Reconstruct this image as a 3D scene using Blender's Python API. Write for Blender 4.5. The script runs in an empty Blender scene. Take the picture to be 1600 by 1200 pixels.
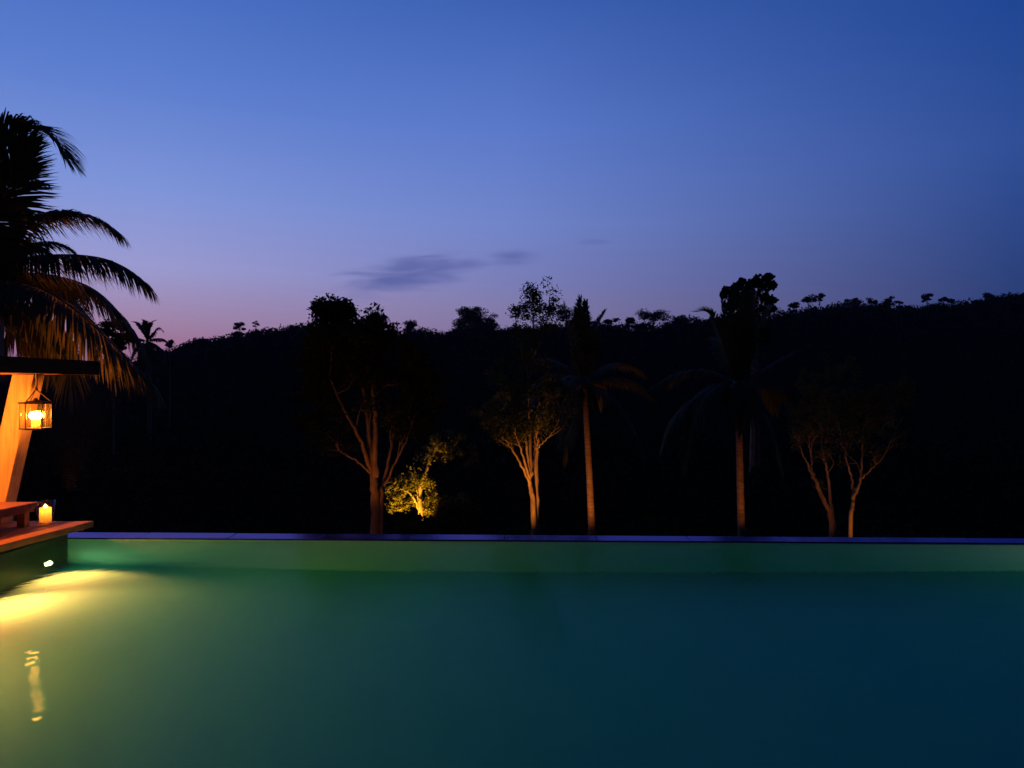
import bpy, math, random
import numpy as np
from mathutils import Vector, Matrix

# ------------------------------------------------------------------ basics
sc = bpy.context.scene
COL = sc.collection
F = 1209.0            # focal length in pixels of the 1600 px wide photograph
CH = 2.0              # camera height above the water
HY = 605.0            # row of the horizon
rng = np.random.default_rng(7)
random.seed(7)


def at(px, py, Y):
    """world point at distance Y seen at that place in the picture"""
    return Vector(((px - 800.0) / F * Y, Y, CH + (HY - py) / F * Y))


def lin(c):
    out = []
    for v in c:
        v = v / 255.0
        out.append(v / 12.92 if v <= 0.04045 else ((v + 0.055) / 1.055) ** 2.4)
    return tuple(out)


# ------------------------------------------------------------------ object helpers
class MB:
    """collects verts and faces, builds ONE mesh object"""

    def __init__(s):
        s.v, s.f = [], []

    def add(s, verts, faces):
        o = len(s.v)
        s.v.extend([tuple(p) for p in verts])
        s.f.extend([tuple(i + o for i in f) for f in faces])

    def box(s, x0, x1, y0, y1, z0, z1):
        s.add([(x0, y0, z0), (x1, y0, z0), (x1, y1, z0), (x0, y1, z0),
               (x0, y0, z1), (x1, y0, z1), (x1, y1, z1), (x0, y1, z1)],
              [(3, 2, 1, 0), (4, 5, 6, 7), (0, 1, 5, 4), (1, 2, 6, 5), (2, 3, 7, 6), (3, 0, 4, 7)])

    def prism(s, poly, z0, z1):
        n = len(poly)
        vs = [(x, y, z0) for x, y in poly] + [(x, y, z1) for x, y in poly]
        fs = [tuple(range(n - 1, -1, -1)), tuple(range(n, 2 * n))]
        for i in range(n):
            j = (i + 1) % n
            fs.append((i, j, n + j, n + i))
        s.add(vs, fs)

    def tube(s, pts, radii, seg=7, cap=True):
        pts = [Vector(p) for p in pts]
        n = len(pts)
        ref = Vector((0.13, 0.91, 0.2)).normalized()
        vs, fs = [], []
        for i, p in enumerate(pts):
            t = (pts[min(i + 1, n - 1)] - pts[max(i - 1, 0)])
            if t.length < 1e-9:
                t = Vector((0, 0, 1))
            t.normalize()
            a = t.cross(ref)
            if a.length < 1e-3:
                a = t.cross(Vector((1, 0, 0)))
            a.normalize()
            b = t.cross(a)
            r = radii[i] if hasattr(radii, '__len__') else radii
            for k in range(seg):
                w = 2 * math.pi * k / seg
                vs.append(p + (a * math.cos(w) + b * math.sin(w)) * r)
        for i in range(n - 1):
            for k in range(seg):
                k2 = (k + 1) % seg
                fs.append((i * seg + k, i * seg + k2, (i + 1) * seg + k2, (i + 1) * seg + k))
        if cap:
            fs.append(tuple(range(seg - 1, -1, -1)))
            fs.append(tuple((n - 1) * seg + k for k in range(seg)))
        s.add(vs, fs)

    def lathe(s, prof, seg=24, c=(0, 0, 0)):
        vs, fs = [], []
        for r, z in prof:
            for k in range(seg):
                w = 2 * math.pi * k / seg
                vs.append((c[0] + r * math.cos(w), c[1] + r * math.sin(w), c[2] + z))
        for i in range(len(prof) - 1):
            for k in range(seg):
                k2 = (k + 1) % seg
                fs.append((i * seg + k, i * seg + k2, (i + 1) * seg + k2, (i + 1) * seg + k))
        s.add(vs, fs)

    def build(s, name, mat, parent=None, smooth=False, bevel=0.0):
        me = bpy.data.meshes.new(name)
        me.from_pydata(s.v, [], s.f)
        me.update()
        return link(name, me, mat, parent, smooth, bevel)


def link(name, me, mat, parent=None, smooth=False, bevel=0.0):
    if mat is not None:
        me.materials.append(mat)
    if smooth:
        me.polygons.foreach_set('use_smooth', [True] * len(me.polygons))
    o = bpy.data.objects.new(name, me)
    COL.objects.link(o)
    if parent is not None:
        o.parent = parent
        o.matrix_parent_inverse = Matrix.Translation(-parent.location)
    if bevel:
        m = o.modifiers.new('bevel', 'BEVEL')
        m.width = bevel
        m.segments = 2
        m.limit_method = 'ANGLE'
    return o


def quads(name, V, mat, parent=None):
    """V: (n,4,3) array of separate quads, one mesh object"""
    n = len(V)
    me = bpy.data.meshes.new(name)
    me.vertices.add(n * 4)
    me.vertices.foreach_set('co', np.ascontiguousarray(V, dtype=np.float32).reshape(-1))
    me.loops.add(n * 4)
    me.loops.foreach_set('vertex_index', np.arange(n * 4, dtype=np.int32))
    me.polygons.add(n)
    me.polygons.foreach_set('loop_start', np.arange(0, n * 4, 4, dtype=np.int32))
    me.polygons.foreach_set('loop_total', np.full(n, 4, dtype=np.int32))
    me.update(calc_edges=True)
    return link(name, me, mat, parent)


def tag(o, label=None, cat=None, group=None, kind=None):
    if label:
        o['label'] = label
    if cat:
        o['category'] = cat
    if group:
        o['group'] = group
    if kind:
        o['kind'] = kind
    return o


def empty(name, loc, label, cat, group=None):
    o = bpy.data.objects.new(name, None)
    o.empty_display_size = 0.2
    o.location = loc
    COL.objects.link(o)
    return tag(o, label, cat, group)


# ------------------------------------------------------------------ materials
def nodes_of(name):
    m = bpy.data.materials.new(name)
    m.use_nodes = True
    nt = m.node_tree
    return m, nt, nt.nodes['Principled BSDF'], nt.nodes['Material Output']


def noise_mat(name, c1, c2, scale=5.0, rough=0.7, stretch=(1, 1, 1), bump=0.0, spec=0.3, detail=6, coat=0.0, island=False,
              bscale=None):
    m, nt, b, out = nodes_of(name)
    N, L = nt.nodes, nt.links
    tc = N.new('ShaderNodeTexCoord')
    mp = N.new('ShaderNodeMapping')
    mp.inputs['Scale'].default_value = stretch
    L.new(tc.outputs['Object'], mp.inputs['Vector'])
    no = N.new('ShaderNodeTexNoise')
    no.inputs['Scale'].default_value = scale
    no.inputs['Detail'].default_value = detail
    L.new(mp.outputs['Vector'], no.inputs['Vector'])
    cr = N.new('ShaderNodeValToRGB')
    cr.color_ramp.elements[0].position = 0.3
    cr.color_ramp.elements[0].color = (*c1, 1)
    cr.color_ramp.elements[1].position = 0.7
    cr.color_ramp.elements[1].color = (*c2, 1)
    if island:
        ge = N.new('ShaderNodeNewGeometry')
        mx = N.new('ShaderNodeMath')
        mx.operation = 'MULTIPLY_ADD'
        L.new(ge.outputs['Random Per Island'], mx.inputs[0])
        mx.inputs[1].default_value = 0.7
        hm = N.new('ShaderNodeMath')
        hm.operation = 'MULTIPLY'
        L.new(no.outputs['Fac'], hm.inputs[0])
        hm.inputs[1].default_value = 0.35
        L.new(hm.outputs[0], mx.inputs[2])
        L.new(mx.outputs[0], cr.inputs['Fac'])
    else:
        L.new(no.outputs['Fac'], cr.inputs['Fac'])
    L.new(cr.outputs['Color'], b.inputs['Base Color'])
    b.inputs['Roughness'].default_value = rough
    b.inputs['Specular IOR Level'].default_value = spec
    if coat:
        b.inputs['Coat Weight'].default_value = coat
        b.inputs['Coat Roughness'].default_value = 0.05
    if bump:
        bp = N.new('ShaderNodeBump')
        bp.inputs['Strength'].default_value = bump
        bp.inputs['Distance'].default_value = 0.02
        if bscale:
            n2 = N.new('ShaderNodeTexNoise')
            n2.inputs['Scale'].default_value = bscale
            L.new(mp.outputs['Vector'], n2.inputs['Vector'])
            L.new(n2.outputs['Fac'], bp.inputs['Height'])
        else:
            L.new(no.outputs['Fac'], bp.inputs['Height'])
        L.new(bp.outputs['Normal'], b.inputs['Normal'])
    return m


def emit_mat(name, col, strength):
    m, nt, b, out = nodes_of(name)
    b.inputs['Base Color'].default_value = (*col, 1)
    b.inputs['Emission Color'].default_value = (*col, 1)
    b.inputs['Emission Strength'].default_value = strength
    return m


def leaf_mat(name, c1, c2, trans=0.3, spec=0.12):
    m = noise_mat(name, c1, c2, scale=0.6, rough=0.7 if spec else 1.0, spec=spec, island=True)
    nt = m.node_tree
    N, L = nt.nodes, nt.links
    b = N['Principled BSDF']
    cr = [n for n in N if n.type == 'VALTORGB'][0]
    tr = N.new('ShaderNodeBsdfTranslucent')
    L.new(cr.outputs['Color'], tr.inputs['Color'])
    mx = N.new('ShaderNodeMixShader')
    mx.inputs[0].default_value = trans
    L.new(b.outputs[0], mx.inputs[1])
    L.new(tr.outputs[0], mx.inputs[2])
    L.new(mx.outputs[0], N['Material Output'].inputs['Surface'])
    return m


def glass_mat(name, tint=(0.95, 0.95, 0.95)):
    m, nt, b, out = nodes_of(name)
    N, L = nt.nodes, nt.links
    tr = N.new('ShaderNodeBsdfTransparent')
    tr.inputs['Color'].default_value = (*tint, 1)
    gl = N.new('ShaderNodeBsdfGlossy')
    gl.inputs['Roughness'].default_value = 0.03
    lw = N.new('ShaderNodeLayerWeight')
    pw = N.new('ShaderNodeMath')
    pw.operation = 'POWER'
    L.new(lw.outputs['Facing'], pw.inputs[0])
    pw.inputs[1].default_value = 4.0
    ma = N.new('ShaderNodeMath')
    ma.operation = 'MULTIPLY_ADD'
    L.new(pw.outputs[0], ma.inputs[0])
    ma.inputs[1].default_value = 0.45
    ma.inputs[2].default_value = 0.035
    mx = N.new('ShaderNodeMixShader')
    L.new(ma.outputs[0], mx.inputs[0])
    L.new(tr.outputs[0], mx.inputs[1])
    L.new(gl.outputs[0], mx.inputs[2])
    L.new(mx.outputs[0], out.inputs['Surface'])
    N.remove(b)
    return m


M = {}
M['bark'] = noise_mat('bark_grey_brown', (0.10, 0.07, 0.05), (0.26, 0.19, 0.13), 9, 0.95, (1, 1, 0.25), 0.5, spec=0.05)
M['palm_bark'] = noise_mat('palm_bark', (0.09, 0.065, 0.05), (0.22, 0.17, 0.13), 3, 0.95, (1, 1, 5), 0.6, spec=0.05)
M['leaf'] = leaf_mat('leaf_green', (0.030, 0.042, 0.010), (0.075, 0.085, 0.022))
M['leaf_pale'] = leaf_mat('leaf_yellow_green', (0.06, 0.06, 0.012), (0.14, 0.11, 0.025), 0.35)
M['leaf_dark'] = leaf_mat('leaf_dark_green', (0.012, 0.020, 0.006), (0.030, 0.040, 0.012), 0.15, 0.03)
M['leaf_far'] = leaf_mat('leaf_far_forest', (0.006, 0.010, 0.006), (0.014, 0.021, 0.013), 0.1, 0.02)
M['frond'] = leaf_mat('palm_leaf', (0.025, 0.035, 0.010), (0.065, 0.065, 0.020), 0.3, 0.45)
M['rachis'] = noise_mat('palm_rib', (0.10, 0.09, 0.03), (0.17, 0.13, 0.05), 6, 0.6)
M['soil'] = noise_mat('soil_and_grass', (0.010, 0.012, 0.006), (0.028, 0.026, 0.014), 1.5, 0.95, bump=0.4)
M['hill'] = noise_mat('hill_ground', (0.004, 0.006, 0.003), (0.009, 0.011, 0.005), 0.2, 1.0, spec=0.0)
M['pale_wood'] = noise_mat('pale_post_wood', (0.36, 0.20, 0.10), (0.50, 0.31, 0.17), 7, 0.7, (4, 4, 0.35), 0.25, spec=0.1)
M['red_wood'] = noise_mat('red_brown_wood', (0.20, 0.085, 0.045), (0.36, 0.17, 0.09), 6, 0.6, (0.5, 5, 5), 0.2, spec=0.12)
M['dark_wood'] = noise_mat('dark_roof_wood', (0.020, 0.010, 0.007), (0.045, 0.025, 0.017), 6, 0.85, (5, 0.4, 5), 0.25, spec=0.04)
M['deck_wood'] = noise_mat('deck_board_wood', (0.26, 0.115, 0.04), (0.42, 0.19, 0.07), 5, 0.65, (6, 0.5, 6), 0.2, spec=0.12)
M['slab_edge'] = noise_mat('grey_deck_edge_stone', (0.20, 0.17, 0.15), (0.33, 0.29, 0.26), 8, 0.7, bump=0.2)
M['iron'] = noise_mat('black_iron', (0.02, 0.015, 0.012), (0.05, 0.04, 0.03), 12, 0.5)
M['rope'] = noise_mat('jute_rope', (0.22, 0.15, 0.08), (0.35, 0.26, 0.15), 40, 0.95, (1, 1, 6), 0.5)
M['glass'] = glass_mat('clear_glass')
M['lantern_glass'] = glass_mat('amber_lantern_glass', (0.92, 0.78, 0.55))
_n = M['lantern_glass'].node_tree
_t = _n.nodes.new('ShaderNodeBsdfTranslucent')
_t.inputs['Color'].default_value = (0.8, 0.62, 0.35, 1)
_m = _n.nodes.new('ShaderNodeMixShader')
_m.inputs[0].default_value = 0.012
_o = _n.nodes['Material Output']
_s = _o.inputs['Surface'].links[0].from_socket
_n.links.new(_s, _m.inputs[1])
_n.links.new(_t.outputs[0], _m.inputs[2])
_n.links.new(_m.outputs[0], _o.inputs['Surface'])
M['flame'] = emit_mat('candle_flame', (1.0, 0.62, 0.18), 14)
M['bulb'] = emit_mat('lantern_glow', (1.0, 0.34, 0.05), 300)
M['pool_lens'] = emit_mat('pool_light_lens', (1.0, 0.80, 0.32), 30)


def wax_mat():
    """thin translucent wax, made to glow by a point lamp added inside the pillar candle"""
    m, nt, b, out = nodes_of('candle_wax')
    N, L = nt.nodes, nt.links
    b.inputs['Base Color'].default_value = (0.8, 0.6, 0.35, 1)
    b.inputs['Roughness'].default_value = 0.5
    tr = N.new('ShaderNodeBsdfTranslucent')
    tr.inputs['Color'].default_value = (0.95, 0.75, 0.40, 1)
    mx = N.new('ShaderNodeMixShader')
    mx.inputs[0].default_value = 0.6
    L.new(b.outputs[0], mx.inputs[1])
    L.new(tr.outputs[0], mx.inputs[2])
    L.new(mx.outputs[0], out.inputs['Surface'])
    return m


M['wax'] = wax_mat()


def tile_mat(name, c1, c2, size=0.05):
    """small glass mosaic tiles of slightly different colours"""
    m, nt, b, out = nodes_of(name)
    N, L = nt.nodes, nt.links
    tc = N.new('ShaderNodeTexCoord')
    no = N.new('ShaderNodeTexNoise')
    no.inputs['Scale'].default_value = 1.3
    L.new(tc.outputs['Object'], no.inputs['Vector'])
    vo = N.new('ShaderNodeTexVoronoi')
    vo.distance = 'CHEBYCHEV'
    vo.inputs['Scale'].default_value = 1 / size
    vo.inputs['Randomness'].default_value = 0.0
    L.new(tc.outputs['Object'], vo.inputs['Vector'])
    sep = N.new('ShaderNodeSeparateColor')
    L.new(vo.outputs['Color'], sep.inputs[0])
    md = N.new('ShaderNodeMath')
    md.operation = 'ADD'
    h = N.new('ShaderNodeMath')
    h.operation = 'MULTIPLY'
    h.inputs[1].default_value = 0.25
    L.new(sep.outputs[0], h.inputs[0])
    L.new(h.outputs[0], md.inputs[0])
    h2 = N.new('ShaderNodeMath')
    h2.operation = 'MULTIPLY'
    h2.inputs[1].default_value = 0.75
    L.new(no.outputs['Fac'], h2.inputs[0])
    L.new(h2.outputs[0], md.inputs[1])
    cr = N.new('ShaderNodeValToRGB')
    cr.color_ramp.elements[0].color = (*c1, 1)
    cr.color_ramp.elements[1].color = (*c2, 1)
    L.new(md.outputs[0], cr.inputs['Fac'])
    L.new(cr.outputs['Color'], b.inputs['Base Color'])
    b.inputs['Roughness'].default_value = 0.6
    b.inputs['Specular IOR Level'].default_value = 0.1
    return m


M['tile'] = tile_mat('pool_mosaic', (0.09, 0.58, 0.43), (0.13, 0.66, 0.49))
def wet_stone_mat():
    """dark stone under running water; violet sky reflection is put into its colours"""
    m, nt, b, out = nodes_of('wet_edge_stone')
    N, L = nt.nodes, nt.links
    N.remove(b)
    tc = N.new('ShaderNodeTexCoord')
    no = N.new('ShaderNodeTexNoise')
    no.inputs['Scale'].default_value = 3.0
    no.inputs['Detail'].default_value = 5
    L.new(tc.outputs['Object'], no.inputs['Vector'])
    cr = N.new('ShaderNodeValToRGB')
    cr.color_ramp.elements[0].color = (0.008, 0.008, 0.03, 1)
    cr.color_ramp.elements[1].color = (0.025, 0.025, 0.07, 1)
    L.new(no.outputs['Fac'], cr.inputs['Fac'])
    df = N.new('ShaderNodeBsdfDiffuse')
    L.new(cr.outputs['Color'], df.inputs['Color'])
    bp = N.new('ShaderNodeBump')
    bp.inputs['Strength'].default_value = 0.1
    bp.inputs['Distance'].default_value = 0.01
    L.new(no.outputs['Fac'], bp.inputs['Height'])
    gl = N.new('ShaderNodeBsdfGlossy')
    gl.inputs['Color'].default_value = (0.38, 0.36, 1.0, 1)
    mr = N.new('ShaderNodeMapRange')
    L.new(no.outputs['Fac'], mr.inputs[0])
    mr.inputs[3].default_value = 0.05
    mr.inputs[4].default_value = 0.30
    L.new(mr.outputs[0], gl.inputs['Roughness'])
    L.new(bp.outputs['Normal'], gl.inputs['Normal'])
    fr = N.new('ShaderNodeFresnel')
    fr.inputs['IOR'].default_value = 1.36
    mx = N.new('ShaderNodeMixShader')
    L.new(fr.outputs[0], mx.inputs[0])
    L.new(df.outputs[0], mx.inputs[1])
    L.new(gl.outputs[0], mx.inputs[2])
    L.new(mx.outputs[0], out.inputs['Surface'])
    return m


M['wet_stone'] = wet_stone_mat()


def water_mat():
    m, nt, b, out = nodes_of('pool_water')
    N, L = nt.nodes, nt.links
    N.remove(b)
    tc = N.new('ShaderNodeTexCoord')
    mp = N.new('ShaderNodeMapping')
    mp.vector_type = 'TEXTURE'
    mp.inputs['Rotation'].default_value = (0, 0, math.radians(50))
    mp.inputs['Scale'].default_value = (0.32, 0.05, 1)
    L.new(tc.outputs['Object'], mp.inputs['Vector'])
    n1 = N.new('ShaderNodeTexNoise')
    n1.inputs['Scale'].default_value = 1.0
    n1.inputs['Detail'].default_value = 0.0
    L.new(mp.outputs['Vector'], n1.inputs['Vector'])
    n2 = N.new('ShaderNodeTexNoise')
    n2.inputs['Scale'].default_value = 0.9
    n2.inputs['Detail'].default_value = 2
    L.new(tc.outputs['Object'], n2.inputs['Vector'])
    ad = N.new('ShaderNodeMath')
    ad.operation = 'MULTIPLY_ADD'
    L.new(n2.outputs['Fac'], ad.inputs[0])
    ad.inputs[1].default_value = 1.5
    L.new(n1.outputs['Fac'], ad.inputs[2])
    bp = N.new('ShaderNodeBump')
    bp.inputs['Strength'].default_value = 1.0
    bp.inputs['Distance'].default_value = 0.0031
    L.new(ad.outputs[0], bp.inputs['Height'])
    fr = N.new('ShaderNodeFresnel')
    fr.inputs['IOR'].default_value = 1.06
    L.new(bp.outputs['Normal'], fr.inputs['Normal'])
    rf = N.new('ShaderNodeBsdfRefraction')
    rf.inputs['IOR'].default_value = 1.33
    rf.inputs['Roughness'].default_value = 0.09
    L.new(bp.outputs['Normal'], rf.inputs['Normal'])
    gl = N.new('ShaderNodeBsdfGlossy')
    gl.inputs['Roughness'].default_value = 0.015
    gl.inputs['Color'].default_value = (0.40, 0.75, 0.8, 1)
    L.new(bp.outputs['Normal'], gl.inputs['Normal'])
    mx = N.new('ShaderNodeMixShader')
    cap = N.new('ShaderNodeMath')
    cap.operation = 'MINIMUM'
    cap.inputs[1].default_value = 0.028
    L.new(fr.outputs[0], cap.inputs[0])
    L.new(cap.outputs[0], mx.inputs[0])
    L.new(rf.outputs[0], mx.inputs[1])
    L.new(gl.outputs[0], mx.inputs[2])
    L.new(mx.outputs[0], out.inputs['Surface'])
    va = N.new('ShaderNodeVolumeAbsorption')
    va.inputs['Color'].default_value = (0.13, 0.88, 0.86, 1)
    va.inputs['Density'].default_value = 0.46
    L.new(va.outputs[0], out.inputs['Volume'])
    return m


M['water'] = water_mat()

# ------------------------------------------------------------------ sky
W = bpy.data.worlds.new('World')
sc.world = W
W.use_nodes = True
nt = W.node_tree
N, L = nt.nodes, nt.links
bg = N['Background']
tc = N.new('ShaderNodeTexCoord')
sx = N.new('ShaderNodeSeparateXYZ')
L.new(tc.outputs['Generated'], sx.inputs[0])


def math_node(op, a, b=None, c=None, clamp=False):
    n = N.new('ShaderNodeMath')
    n.operation = op
    n.use_clamp = clamp
    for i, v in enumerate((a, b, c)):
        if v is None:
            continue
        if isinstance(v, (int, float)):
            n.inputs[i].default_value = v
        else:
            L.new(v, n.inputs[i])
    return n.outputs[0]


X_, Y_, Z_ = sx.outputs
hl = math_node('SQRT', math_node('ADD', math_node('MULTIPLY', X_, X_), math_node('MULTIPLY', Y_, Y_)))
sa = math_node('DIVIDE', X_, math_node('MAXIMUM', hl, 1e-4))       # sine of the azimuth


def ramp(stops):
    r = N.new('ShaderNodeValToRGB')
    e = r.color_ramp.elements
    while len(e) < len(stops):
        e.new(0.5)
    for el, (p, c) in zip(e, stops):
        el.position = p
        el.color = (*lin(c), 1)
    L.new(Z_, r.inputs['Fac'])
    return r.outputs['Color']


rl = ramp([(0, (150, 95, 128)), (.05, (166, 119, 153)), (.08, (164, 136, 172)), (.14, (156, 156, 209)),
           (.227, (127, 149, 217)), (.329, (95, 128, 207)), (.42, (75, 112, 195)), (.7, (42, 75, 155)), (1, (28, 57, 130))])
rm = ramp([(0, (125, 100, 140)), (.10, (131, 124, 170)), (.135, (123, 127, 184)), (.206, (113, 133, 201)),
           (.318, (90, 121, 201)), (.447, (61, 97, 177)), (.7, (37, 68, 146)), (1, (28, 57, 130))])
rr = ramp([(0, (45, 55, 100)), (.113, (44, 65, 122)), (.2575, (48, 79, 151)), (.386, (32, 70, 147)),
           (.7, (25, 56, 130)), (1, (28, 57, 130))])


def mixc(f, a, b):
    n = N.new('ShaderNodeMix')
    n.data_type = 'RGBA'
    if isinstance(f, (int, float)):
        n.inputs[0].default_value = f
    else:
        L.new(f, n.inputs[0])
    for i, v in ((6, a), (7, b)):
        if isinstance(v, tuple):
            n.inputs[i].default_value = (*v, 1)
        else:
            L.new(v, n.inputs[i])
    return n.outputs[2]


def maprange(v, a, b):
    n = N.new('ShaderNodeMapRange')
    L.new(v, n.inputs[0])
    n.inputs[1].default_value = a
    n.inputs[2].default_value = b
    return n.outputs[0]


sky = mixc(maprange(sa, 0.0, 0.545), mixc(maprange(sa, -0.42, 0.0), rl, rm), rr)
# thin evening clouds low in the sky
u = math_node('DIVIDE', X_, math_node('MAXIMUM', Y_, 0.05))
v = math_node('DIVIDE', Z_, math_node('MAXIMUM', Y_, 0.05))
cv = N.new('ShaderNodeCombineXYZ')
L.new(math_node('MULTIPLY', u, 11.0), cv.inputs[0])
L.new(math_node('MULTIPLY', v, 60.0), cv.inputs[1])
cn = N.new('ShaderNodeTexNoise')
cn.inputs['Scale'].default_value = 1.0
cn.inputs['Detail'].default_value = 5
cn.inputs['Distortion'].default_value = 0.6
L.new(cv.outputs[0], cn.inputs['Vector'])


def cloud(px, py, w, h, slope=0.0, gain=1.0):
    cu, cvv = (px - 800) / F, (HY - py) / F
    du = math_node('SUBTRACT', u, cu)
    dv = math_node('SUBTRACT', math_node('SUBTRACT', v, cvv), math_node('MULTIPLY', du, slope))
    a = math_node('DIVIDE', du, w / F)
    b = math_node('DIVIDE', dv, h / F)
    d = math_node('SQRT', math_node('ADD', math_node('MULTIPLY', a, a), math_node('MULTIPLY', b, b)))
    base = math_node('SUBTRACT', 1.0, d)
    k = math_node('ADD', base, math_node('MULTIPLY', math_node('SUBTRACT', cn.outputs['Fac'], 0.5), 1.7))
    n = N.new('ShaderNodeMapRange')
    n.interpolation_type = 'SMOOTHSTEP'
    L.new(k, n.inputs[0])
    n.inputs[1].default_value = 0.0
    n.inputs[2].default_value = 1.1
    n.inputs[4].default_value = gain
    return n.outputs[0]


cl = math_node('MAXIMUM', cloud(640, 430, 150, 40, 0.11, 0.85), cloud(800, 402, 62, 15, 0.05, 0.7))
cl = math_node('MAXIMUM', cl, cloud(728, 412, 60, 15, 0.12, 0.6))
cl = math_node('MAXIMUM', cl, cloud(930, 378, 36, 6, 0.0, 0.35))
sky = mixc(cl, sky, lin((86, 96, 160)))
# the sky opposite the afterglow, behind the camera, is already night
dusk = N.new('ShaderNodeMapRange')
dusk.interpolation_type = 'SMOOTHSTEP'
L.new(Y_, dusk.inputs[0])
dusk.inputs[1].default_value = -0.35
dusk.inputs[2].default_value = 0.40
dusk.inputs[3].default_value = 0.07
sky = mixc(dusk.outputs[0], (0, 0, 0), sky)
L.new(sky, bg.inputs['Color'])
bg.inputs['Strength'].default_value = 1.02

# ------------------------------------------------------------------ camera
cam = bpy.data.cameras.new('camera')
cam.sensor_width = 36.0
cam.lens = 36.0 * F / 1600.0
cam.clip_end = 6000
co = bpy.data.objects.new('camera', cam)
co.location = (0, 0, CH)
co.rotation_euler = (math.radians(90 + 0.237), 0, 0)
COL.objects.link(co)
sc.camera = co

# ------------------------------------------------------------------ terrain
RX = [-1500, -400, 0, 150, 230, 262, 310, 370, 430, 500, 600, 700, 800, 900, 1000, 1080, 1200, 1300, 1400, 1500, 1600, 2000, 3000]
RY = [590, 585, 577, 562, 550, 541, 529, 517, 509, 507, 512, 512, 507, 505, 502, 497, 489, 476, 475, 471, 462, 440, 430]
RD = 350.0


def ground(x, y):
    x = np.asarray(x, float)
    y = np.asarray(y, float)
    base = np.interp(y, [-300, 10, 20, 35, 70, 130, 900, 2500], [-2.4, -2.4, -3.6, -5.2, -7, -7, -25, -60])
    px = 800 + F * x / np.maximum(y, 60.0)
    ridge = CH + (HY - np.interp(px, RX, RY)) / F * RD - 4.8
    t = np.clip((y - 75) / (RD - 75), 0, 1)
    up = t * t * (3 - 2 * t) * 0.75 + 0.25 * t
    dn = np.clip(1 - np.maximum(y - RD, 0) / 260.0, 0, 1)
    bump = 0.9 * np.sin(x * 0.11 + 1.3) * np.sin(y * 0.07 + 0.4) + 0.5 * np.sin(x * 0.31 + y * 0.17)
    z = base + (ridge - base) * up * dn + bump * np.clip((y - 60) / 60, 0, 1)
    return z


xs = np.concatenate([np.linspace(-2500, -420, 20), np.linspace(-400, 400, 161), np.linspace(420, 2500, 20)])
ys = np.concatenate([np.linspace(-300, 0, 8), np.linspace(6, 100, 40), np.linspace(103, 460, 100), np.linspace(490, 2500, 24)])
GX, GY = np.meshgrid(xs, ys)
GZ = ground(GX, GY)
nx, ny = len(xs), len(ys)
gv = np.stack([GX, GY, GZ], -1).reshape(-1, 3)
gf = [(j * nx + i, j * nx + i + 1, (j + 1) * nx + i + 1, (j + 1) * nx + i) for j in range(ny - 1) for i in range(nx - 1)]
me = bpy.data.meshes.new('ground')
me.from_pydata(gv.tolist(), [], gf)
tag(link('ground', me, M['hill'], smooth=True), kind='structure')


# ------------------------------------------------------------------ leaves
def leaf_quads(centers, size, flat=0.35, aspect=0.5):
    """diamond leaves at random angles"""
    n = len(centers)
    d = rng.normal(size=(n, 3))
    d[:, 2] = d[:, 2] * (1 - flat) - 0.25
    d /= np.linalg.norm(d, axis=1, keepdims=True)
    r = rng.normal(size=(n, 3))
    s = np.cross(d, r)
    s /= np.linalg.norm(s, axis=1, keepdims=True) + 1e-9
    sz = (np.asarray(size) * rng.uniform(0.6, 1.3, n))[:, None]
    c = np.asarray(centers)
    V = np.empty((n, 4, 3))
    V[:, 0] = c - d * sz * 0.5
    V[:, 1] = c + s * sz * aspect * 0.5 - d * sz * 0.05
    V[:, 2] = c + d * sz * 0.5
    V[:, 3] = c - s * sz * aspect * 0.5 - d * sz * 0.05
    return V


def clump(c, r, n, squash=(1, 1, 0.8), shell=0.5):
    p = rng.normal(size=(n, 3))
    p /= np.linalg.norm(p, axis=1, keepdims=True)
    rad = rng.uniform(0, 1, n) ** shell
    rad *= 1 + 0.18 * np.sin(p[:, 0] * 5 + c[0]) * np.cos(p[:, 2] * 4 + c[1])
    return np.asarray(c) + p * rad[:, None] * r * np.asarray(squash)


def smooth_path(pts, k=6):
    """Catmull-Rom through the points"""
    pts = [Vector(p) for p in pts]
    if len(pts) < 3:
        return [pts[0].lerp(pts[1], i / k) for i in range(k + 1)]
    P = [pts[0] * 2 - pts[1]] + pts + [pts[-1] * 2 - pts[-2]]
    out = []
    for i in range(1, len(P) - 2):
        a, b, c, d = P[i - 1], P[i], P[i + 1], P[i + 2]
        for j in range(k):
            t = j / k
            out.append(0.5 * ((2 * b) + (c - a) * t + (2 * a - 5 * b + 4 * c - d) * t * t + (3 * b - a - 3 * c + d) * t ** 3))
    out.append(pts[-1])
    return out


def limb(mb, pts, r0, r1, seg=7, k=5, wob=0.0):
    p = smooth_path(pts, k)
    n = len(p)
    if wob:
        p = [q + Vector(rng.normal(size=3)) * wob * (i > 0) for i, q in enumerate(p)]
    mb.tube(p, [r0 + (r1 - r0) * (i / (n - 1)) ** 0.8 for i in range(n)], seg)
    return p


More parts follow.
